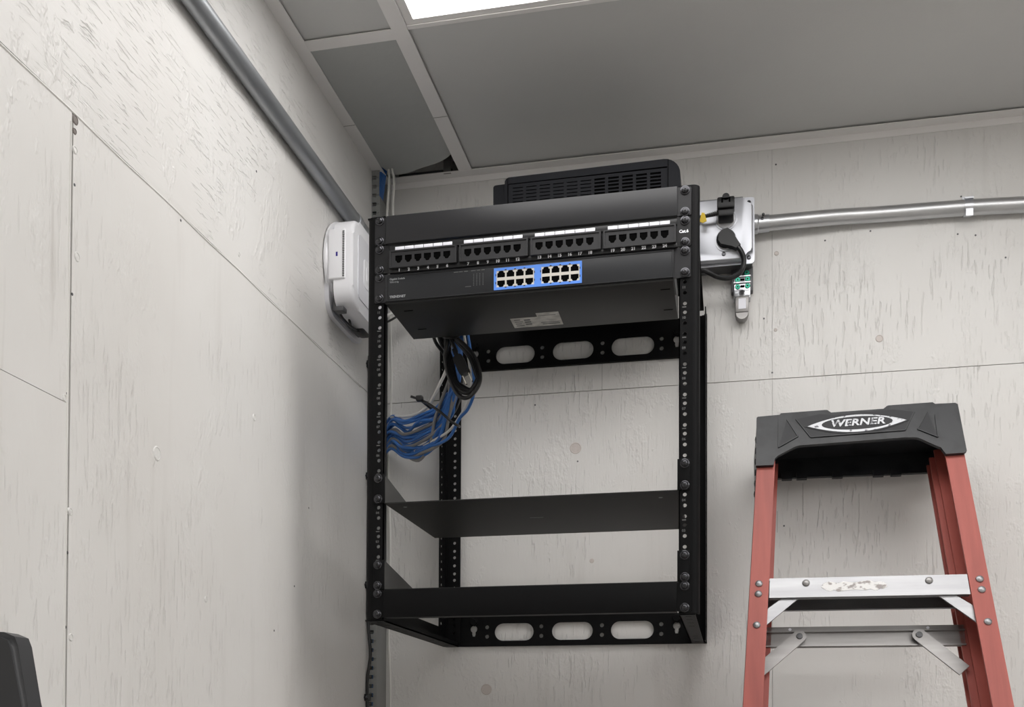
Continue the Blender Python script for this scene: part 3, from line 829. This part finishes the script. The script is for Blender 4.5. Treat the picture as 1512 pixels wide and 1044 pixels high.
for k in range(26): bb.box(-124.4, -121.0, 171.6, 172.8, -9.3 + k * 3.1, -7.5 + k * 3.1)
bb.build('vent_slot', M['dimprint'], ap, smooth_=False)
B().box(-136.4, -133.2, 171.6, 172.8, 26.8, 34.2, .4).build('led', M['led'], ap)
B().box(-140, -124, 178, 196, -66, -58, 1).box(-150, -142, 196, 330, -58, -20).build('rear_connector', M['darksteel'], ap)

# ================================================================== CONDUITS
cd = thing('conduit', 'dark grey metal conduit running along the upper left wall', 'conduit', -147, -800, 130)
bb = B().cyl((-147, -3700, 146), (-147, 488, 146), 14, n=24); bb.build('pipe', M['emt_dark'], cd)
for y in (300, -900):
    bb = B().cyl((-147, y - 9, 146), (-147, y + 9, 146), 15.4, n=24).box(WX, WX + 2, y - 9, y + 9, 158, 186).box(WX, WX + 14, y - 9, y + 9, 158, 161)
    s_ = bb.build('strap', M['zinc'], cd)
    B().lathe((WX + 2, y, 176), (1, 0, 0), [(4.5, 0), (4, 2), (0, 3)], 10).build('screw', M['screw'], s_)
cr_ = thing('conduit', 'shiny galvanised conduit running right from the metal outlet box', 'conduit', 1500, 484, 140)
pth = [(598, 476, 151.5), (640, 476, 151.5), (720, 480, 153), (790, 484.5, 152.5), (944, 484.5, 149.5), (1100, 484.5, 143), (1400, 484.5, 134), (2000, 484.5, 132), (3190, 484.5, 132)]
B().tube(pth, 14, 24, 5).build('pipe', M['emt'], cr_)
bb = B().lathe((574, 476, 151.5), (1, 0, 0), [(13, -6), (17.5, -4), (17.5, 4), (15.8, 6), (15.8, 25), (14, 25)], 24)
cp = bb.build('coupling', M['zinc'], cr_)
B().lathe((588, 463, 162), (0, -.75, .66), [(2.6, 0), (2.6, 2), (1.8, 3), (0, 3.1)], 10).lathe((586, 460, 154), (0, -1, .1), [(2.6, 0), (2.6, 2), (0, 2.6)], 10).build('set_screw', M['screw'], cp)
bb = B().cyl((937, 484.5, 149.5), (951, 484.5, 149.2), 15.6, n=24).box(937, 951, 470, 499.8, 160, 163).box(937, 951, 497.5, 499.8, 160, 176).box(938, 950, 468, 472, 128, 141)
stp = bb.build('strap', M['zinc'], cr_)
B().lathe((944, 497, 170), (0, -1, 0), [(4, 0), (3.5, 2), (0, 3)], 10).build('screw', M['screw'], stp)

# ================================================================== OUTLET BOX
ob = thing('outlet_box', 'shiny metal outlet box with a raised two-socket cover right of the rack', 'outlet box', 512, 470, 66)
bb = B().box(456, 569, 452, 499.8, 72, 188, 4)
bb.build('box', M['darksteel'], ob)
def notched(x0, x1, z0, z1, n_, r):
    """square cover with scooped corners"""
    o = []
    for (cxx, czz, a0) in ((x1, z0, 180), (x1, z1, 270), (x0, z1, 0), (x0, z0, 90)):
        for k in range(7):
            t = math.radians(a0 - 90 * k / 6)
            o.append((cxx + n_ * math.cos(t), czz + n_ * math.sin(t)))
    return o
B().prism(rrect(453, 572, 68, 191, 6, 4), 449, 452, 'y').build('cover_flange', M['boxsteel'], ob)
bb = B()
o1 = []
# orient corner arcs properly
o1 = []
for (cxx, czz, sx_, sz_) in ((569, 72, -1, 1), (569, 188, -1, -1), (456.5, 188, 1, -1), (456.5, 72, 1, 1)):
    arc = [(cxx + sx_ * 18 * math.cos(t), czz + sz_ * 18 * math.sin(t)) for t in [PI / 2 * k / 6 for k in range(7)]]
    if (sx_, sz_) in ((-1, 1), (1, -1)): arc = arc[::1]
    else: arc = arc[::-1]
    o1 += arc
bb.prism(o1, 436, 450, 'y')
es = [e for e in bb.bm.edges if all(abs(v.co.y - 436) < 1e-3 for v in e.verts)]
bmesh.ops.bevel(bb.bm, geom=es, offset=3, segments=3, affect='EDGES', profile=.5)
bb.build('raised_cover', M['boxsteel'], ob)
for x, z in ((562, 181), (562, 79), (463, 181), (463, 79), (517, 84)):
    B().lathe((x, 449 if x != 517 else 436, z), (0, -1, 0), [(4, 0), (3.6, 1.6), (0, 2.2)], 12).build('screw', M['screw'], ob)
for z in (147, 108):
    B().lathe((521, 436, z), (0, -1, 0), [(20, 0), (20, 1.6), (17.5, 1.8), (17, .6), (0, .6)], 28).build('socket_ring', M['boxsteel'], ob)
    B().prism(circ(521, z, 16.6, 24), 433.6, 436, 'y').build('socket', M['ap'], ob)
# upper plug: tap with its own sockets and a ribbed lead to the left
tp = thing('plug_adapter', 'black plug adapter with open sockets in the upper outlet of the metal box', 'plug', 521, 420, 139)
bb = B().box(507, 535, 400, 433, 138, 158, 3)
bb.box(505.5, 536.5, 394, 420, 150, 171, 3).cyl((521, 394, 170), (521, 420, 170), 6.5)
bb.build('body', M['plastic'], tp)
for x in (514.5, 527.5): B().box(x - 1.5, x + 1.5, 393.4, 394.4, 159.5, 168).build('socket_slot', M['void'], tp, smooth_=False)
bb = B()
for k in range(7): bb.cyl((506 - k * 3.4, 412, 149 - k * .4), (504.2 - k * 3.4, 412, 149 - k * .4), 5.2 - k * .35, n=12)
bb.cyl((507, 412, 149), (478, 414, 146), 3.2, n=10)
bb.build('strain_relief', M['cblack'], tp)
B().tube([(480, 414, 146.5), (470, 425, 148), (461, 438, 120), (456, 450, 60), (455, 455, 10)], 3.2, 8, 5).build('lead', M['cblack'], tp)
bb = B().prism([(478, 152), (483, 151), (487, 136), (480, 133), (474, 136)], 409, 411, 'y')
tag(bb.build('cable_tag', M['yellow'], None, smooth_=False), 'yellow tag on the lead beside the top right of the rack', 'tag')
# lower plug: flat round plug, cord looping to the left under the box
lp = thing('power_plug', 'black round flat plug in the lower outlet, cord looping below the box', 'plug', 521, 420, 60)
bb = B().lathe((521, 434, 110), (0, -1, 0), [(17, 0), (17, 6), (15, 10), (13, 12.5), (9, 13.5), (8.6, 12.6), (0, 12.6)], 26)
bb.prism([(508, 115), (514, 122), (524, 124), (530, 120), (543, 98), (547, 92), (539, 86), (532, 90), (512, 96), (507, 104)], 418, 432, 'y')
bb.build('body', M['plastic'], lp)
B().tube([(537, 424, 97), (543, 424, 89), (549, 426, 80), (553, 430, 66), (549, 432, 50), (538, 434, 41), (522, 434, 38), (505, 433, 42), (492, 432, 49), (478, 430, 54), (464, 436, 46), (457, 447, 24), (455, 452, -10)], 4.6, 10, 6).build('cord', M['cblack'], lp)

# terminal block below the box
tb = thing('terminal_block', 'small silver terminal block with green screws below the outlet box', 'terminal block', 550, 482, -12)
B().box(530, 570, 482, 499.8, 30, 78, 2).build('back_housing', M['darksteel'], tb)
B().box(535, 565, 476, 499.8, 16, 56, 1.2).build('block', M['zinc'], tb)
bb = B().box(537.5, 562, 472, 499.8, -12, 18, 2).cyl((550, 474, -13), (550, 496, -13), 11, n=20)
bb.build('lower_housing', M['alu_dull'], tb)
B().box(543.5, 557, 471.4, 472.4, -6, 13.5).build('label_plate', M['label'], tb, smooth_=False)
for z in (56, 44.5): B().box(534.5, 565.5, 473, 477, z - 1.5, z + 1.5, .4).build('bar', M['zinc'], tb)
B().box(536, 564, 472.5, 477, 18, 30, .8).build('bar', M['zinc'], tb)
for x, z in ((542, 50), (560, 50.5), (542, 37), (560, 37.5), (558.5, 62)):
    B().lathe((x, 477, z), (0, -1, 0), [(5, 0), (5, 2), (4, 3), (1.6, 3), (1.5, 1.8), (0, 1.8)], 8).build('terminal_screw', M['green'], tb)
    B().cyl((x, 474.8, z), (x, 473.6, z), 1.6, n=8).build('terminal_slot', M['recess'], tb)
for z in (50, 37.5): B().box(547, 554.5, 475.3, 476.4, z - 2, z + 2).build('wire_port', M['void'], tb, smooth_=False)
B().lathe((550, 472.6, 24), (0, -1, 0), [(5.6, 0), (5.6, 1.2), (4.4, 1.8), (4.2, .4), (0, .4)], 18).build('knob', M['zinc'], tb)
B().cyl((550, 472.2, 24), (550, 471.2, 24), 3.9, n=16).build('knob_socket', M['recess'], tb)

# ================================================================== LADDER (local frame: x across, y into the wall, z up along the rails)
O = Vector((741.5, 330, -336.2)); yaw = -.03171; lean = .38016; L0 = 1926.0
av = Vector((math.cos(yaw), -math.sin(yaw), 0)); 
dv = Vector((.01176, -.37088, -.92860)).normalized()      # down along the front rails
av = Vector((.999497, .031703, 0))
zl = -dv; yl = zl.cross(av)                               # into the wall
base = O + dv * L0
lad = bpy.data.objects.new('step_ladder', None); COL.objects.link(lad)
ML = Matrix.Identity(4)
for i in range(3): ML[i][0] = av[i]; ML[i][1] = yl[i]; ML[i][2] = zl[i]
bp_ = P(*base)
for i in range(3): ML[i][3] = bp_[i]
lad.matrix_world = ML; ORIG[lad.name] = bp_
tag(lad, 'folded step ladder with red rails and black top cap leaning on the wall', 'ladder')
def LZ(v): return L0 - v
K = .067
def rail(s, u0, y0, y1, fw, v0, v1, th=4, name='front_rail', k=K, fw2=None):
    """C channel following the flare. u0 is the outer half width at v=0"""
    fw2 = fw2 or fw
    sec = [(0, y0), (-fw, y0), (-fw, y0 + th), (-th, y0 + th), (-th, y1 - th), (-fw2, y1 - th), (-fw2, y1), (0, y1)]
    bb = B(); rings = []
    for v in (v0, v1):
        rings.append([bb.bm.verts.new((s * (u0 + k * v + x), y, LZ(v))) for x, y in sec])
    n = len(sec); A, C = rings
    bb.bm.faces.new(A); bb.bm.faces.new(C[::-1])
    for i in range(n): bb.bm.faces.new((A[i], A[(i + 1) % n], C[(i + 1) % n], C[i]))
    return bb.build(name, M['fibre'], lad, local=True)
for s in (-1, 1):
    fr_ = rail(s, 168, 0, 62, 30, -60, L0 - 22)
    rail(s, 158, 66, 92, 28, -50, L0 - 40, name='rear_rail', k=.06)
    bb = B().box(s * (168 + K * L0) - 22, s * (168 + K * L0) + 22, -6, 70, 0, 60, 4); bb.build('foot', M['cap'], lad, local=True)
    for v in (231, 250, 307):
        B().lathe((s * (154 + K * v), 0, LZ(v)), (0, -1, 0), [(6.2, 0), (5.6, 2), (3.5, 3.6), (0, 4.2)], 16).build('rivet', M['alu'], lad, local=True)
# steps
for i, v in enumerate((221, 526, 831, 1136, 1441)):
    hw = 168 + K * (v + 15) - 31
    bb = B(); z1 = LZ(v); z0 = z1 - 36
    bb.prism([(-hw + 1, z1), (hw - 1, z1), (hw + 1, z0), (-hw - 1, z0)], 1, 3.5, 'y')
    # tread rises to the rear relative to the rail direction (level when the ladder is open)
    bb.box(-hw, hw, 3, 60, z1 - 3, z1); bb.box(-hw, hw, 56, 60, z1 - 30, z1); bb.box(-hw, hw, 3, 9, z0, z0 + 2.5)
    st = bb.build('step', M['alu'], lad, local=True)
    for u in (-95, 94):
        B().lathe((u, 1, z1 - 10), (0, -1, 0), [(6.2, 0), (5.6, 2), (3.5, 3.6), (0, 4.2)], 16).build('rivet', M['alu_dull'], st, local=True)
    if i == 0:
        pts = []
        r2 = random.Random(3)
        for k in range(40):
            t = 2 * PI * k / 40
            pts.append((-20 + 50 * math.copysign(abs(math.cos(t)) ** .6, math.cos(t)) * (1 + r2.uniform(-.05, .05)), z1 - 17 + 9 * math.copysign(abs(math.sin(t)) ** .6, math.sin(t)) * (1 + r2.uniform(-.35, .15))))
        B().prism(pts, .6, 1.0, 'y').build('worn_sticker', M['wornsticker'], st, local=True)
    for s in (-1, 1):
        # front knee brace: flat strap from under the apron to the rail
        hb = 168 + K * (v + 60) - 31
        zA = z1 - 35
        bb = B().prism([(s * (hw - 20), zA), (s * (hw - 46), zA), (s * (hb + 6), z1 - 86), (s * (hb + 12), z1 - 82), (s * (hb + 6), z1 - 58)], 5, 7.5, 'y')
        bb.build('brace', M['alu'], lad, local=True)
# rear cross bars with their braces
for i, v in enumerate((277, 690, 1100, 1500)):
    hw = 158 + .06 * (v + 15) - 6
    z1 = LZ(v); bb = B()
    hr = hw - 14
    bb.box(-hw, hr, 66, 69, z1 - 38, z1, 0)
    bb.box(-hw, hr, 61, 69, z1 - 12, z1 - 10).box(-hw, hr, 62, 67, z1 - 38, z1 - 36)
    rb = bb.build('rear_bar', M['alu_dull'], lad, local=True)
    if i == 0:
        for u in (-117, 100): B().cyl((u, 65.4, z1 - 5), (u, 66.4, z1 - 5), 2.6, n=10).build('hole', M['label'], rb, local=True)
    for s, u in ((-1, -103), (1, 84)):
        e = s * (hw + 1 if s < 0 else hw - 22)
        p_a, p_b = Vector((u, z1 - 22)), Vector((e, z1 - 86))
        d_ = (p_b - p_a).normalized(); n_ = Vector((-d_.y, d_.x)) * 11
        pts = [p_b + n_, p_a + n_] + [p_a + Vector((n_.x * math.cos(t) - d_.x * 11 * math.sin(t), n_.y * math.cos(t) - d_.y * 11 * math.sin(t))) for t in [PI * k / 6 for k in range(1, 6)]] + [p_a - n_, p_b - n_]
        br = B().prism([tuple(q) for q in pts], 57, 60, 'y').build('rear_brace', M['alu_dull'], lad, local=True)
        B().lathe((u, 57, z1 - 22), (0, -1, 0), [(5.5, 0), (5, 2), (0, 3)], 14).build('rivet', M['darksteel'], br, local=True)
# top cap
cz = LZ(0)
outl = [(-170, -4), (-167, 96), (-165, 98), (-128, 100), (-126, 103), (-51, 105.5), (-48, 105), (-42, 99.5), (44, 102), (50, 107.5), (53, 108.5), (124, 110.5), (128, 107), (160, 107), (164, 104), (170, 9),
        (166, 5), (137, 4), (134, 10), (130, 18), (124, 21), (98, 38), (93, 40), (76, 41), (-97, 34), (-104, 32), (-133, 15), (-138, 9), (-141, -4)]
F = [(x, z + cz) for x, z in outl]
bb = B().plate(F, [], -7, -1)
topv = [(-165, 96 + cz), (164, 102 + cz)]
bb.prism([(-166, 30 + cz), (-166, 97 + cz), (-160, 99.5 + cz), (158, 105 + cz), (164, 101 + cz), (166, 30 + cz), (161, 30 + cz), (159, 97 + cz), (-159, 92 + cz), (-161, 30 + cz)], -2, 118, 'y')
bb.prism([(-166, -4 + cz), (-166, 40 + cz), (-161, 40 + cz), (-163, -4 + cz)], -2, 62, 'y')
bb.prism([(168, 8 + cz), (166, 40 + cz), (161, 40 + cz), (163, 8 + cz)], -2, 62, 'y')
bb.prism([(-166, 52 + cz), (-166, 97 + cz), (164, 102 + cz), (166, 52 + cz)], 113, 118, 'y')
for x in (-118, -92, -30, 40, 70): bb.box(x, x + 18, 108, 114, cz + 46, cz + 60)
cp = bb.build('top_cap', M['cap'], lad, local=True)
bb = B()
for k in range(6): bb.lathe((-166 - .0 * k, 10 + k * 14, 62 - k * 13 + cz), (-1, 0, 0), [(6, 0), (5.5, 3), (0, 4)], 10)
bb.build('side_knob', M['cap'], cp, local=True)
def raised(pts, d0, d1): return [(x, z + cz) for x, z in pts]
# recessed fields drawn as slightly lower plates framed by raised ribs
for pts in ([(-116, 88), (-99, 52), (-132, 31)], [(114, 92), (96, 56), (127, 38)]):
    B().prism(raised(pts, 0, 0), -7.7, -7.0, 'y').build('recessed_field', M['capin'], cp, local=True, smooth_=False)
B().prism(raised([(-101, 88), (-78, 49), (76, 55), (93, 92), (60, 99), (-42, 93), (-60, 97)], 0, 0), -7.7, -7.0, 'y').build('recessed_field', M['capin'], cp, local=True, smooth_=False)
rb = B()
def ribline(p, q, w_=1.1):
    p, q = Vector(p), Vector(q); d_ = (q - p).normalized(); n_ = Vector((-d_.y, d_.x)) * w_
    rb.prism([(v.x, v.y + cz) for v in (p - n_, q - n_, q + n_, p + n_)], -9, -7, 'y')
for seg in (((-116, 88), (-99, 52)), ((-99, 52), (-132, 31)), ((-132, 31), (-130, 84)), ((-101, 88), (-78, 49)), ((-78, 49), (76, 55)), ((76, 55), (93, 92)),
            ((114, 92), (96, 56)), ((96, 56), (127, 38)), ((127, 38), (126, 84))): ribline(*seg, w_=.9)
rb.build('rib', M['cap'], cp, local=True)
tilt = math.atan2(4, 160)
def ell(cx_, cz_, rx, rz, n=40):
    return [(cx_ + rx * math.cos(t) * math.cos(tilt) - rz * math.sin(t) * math.sin(tilt), cz_ + cz + rx * math.cos(t) * math.sin(tilt) + rz * math.sin(t) * math.cos(tilt)) for t in [2 * PI * k / n for k in range(n)]]
# pointed oval badge: silver lens shape with a black oval inside
def lens(hw, hh, n=20):
    up = [(hw * (2 * k / n - 1), hh * (1 - abs(2 * k / n - 1) ** 1.9)) for k in range(n + 1)]
    dn = [(x, -z) for x, z in up[::-1]][1:-1]
    q = up + dn
    return [(-1.5 + x * math.cos(tilt) - z * math.sin(tilt), 73 + cz + x * math.sin(tilt) + z * math.cos(tilt)) for x, z in q]
B().prism(lens(86, 20.5), -8.4, -7.6, 'y').build('badge_rim', M['capin'], cp, local=True, smooth_=False)
bd_ = B().prism(lens(81, 17.8), -9.2, -8.3, 'y').build('badge', M['silver'], cp, local=True, smooth_=False)
B().prism(ell(-1, 73.6, 58, 13.2), -9.7, -9.1, 'y').build('badge_field', M['capin'], bd_, local=True, smooth_=False)
def ttf(v):
    x, z = v.x, v.z
    return Vector((-1 + x * math.cos(tilt) - z * math.sin(tilt), v.y, 73.5 + cz + x * math.sin(tilt) + z * math.cos(tilt)))
B().text('WERNER', 19, 0, 0, -10.8, -9.6, shear=.22, bold=.55, tf=ttf, space=1.04, sx=1.13).build('badge_lettering', M['silver'], bd_, local=True, smooth_=False)

# ================================================================== DARK MONITOR at the lower left, on a desk out of frame
md = thing('desk', 'small laminate desk below the frame carrying the dark monitor', 'desk', 60, -1080, FZ)
B().box(-150, 330, -1380, -800, -1385, -1360, 3).build('desktop', M['wood'], md)
for x in (-125, 305):
    for y in (-1355, -825): B().box(x - 18, x + 18, y - 18, y + 18, FZ, -1385).build('leg', M['black'], md, smooth_=False)
mn = thing('monitor', 'dark grey plastic monitor cut off by the lower left corner of the photo', 'monitor', -50, -900, -1360)
bb = B().prism([(-140, -1060), (-140, -729), (-60, -727), (2, -729.5), (11, -733), (14, -740), (38, -860), (46, -1060)], -905, -880, 'y')
bmesh.ops.bevel(bb.bm, geom=[e for e in bb.bm.edges if abs(e.verts[0].co.y - e.verts[1].co.y) < 1e-3], offset=4, segments=3, affect='EDGES')
bb.build('case', M['monitor'], mn)
B().box(-70, -30, -878, -866, -1340, -900, 3).build('stand_column', M['monitor'], mn)
B().box(-140, 50, -960, -810, -1360, -1346, 4).build('stand_base', M['monitor'], mn)
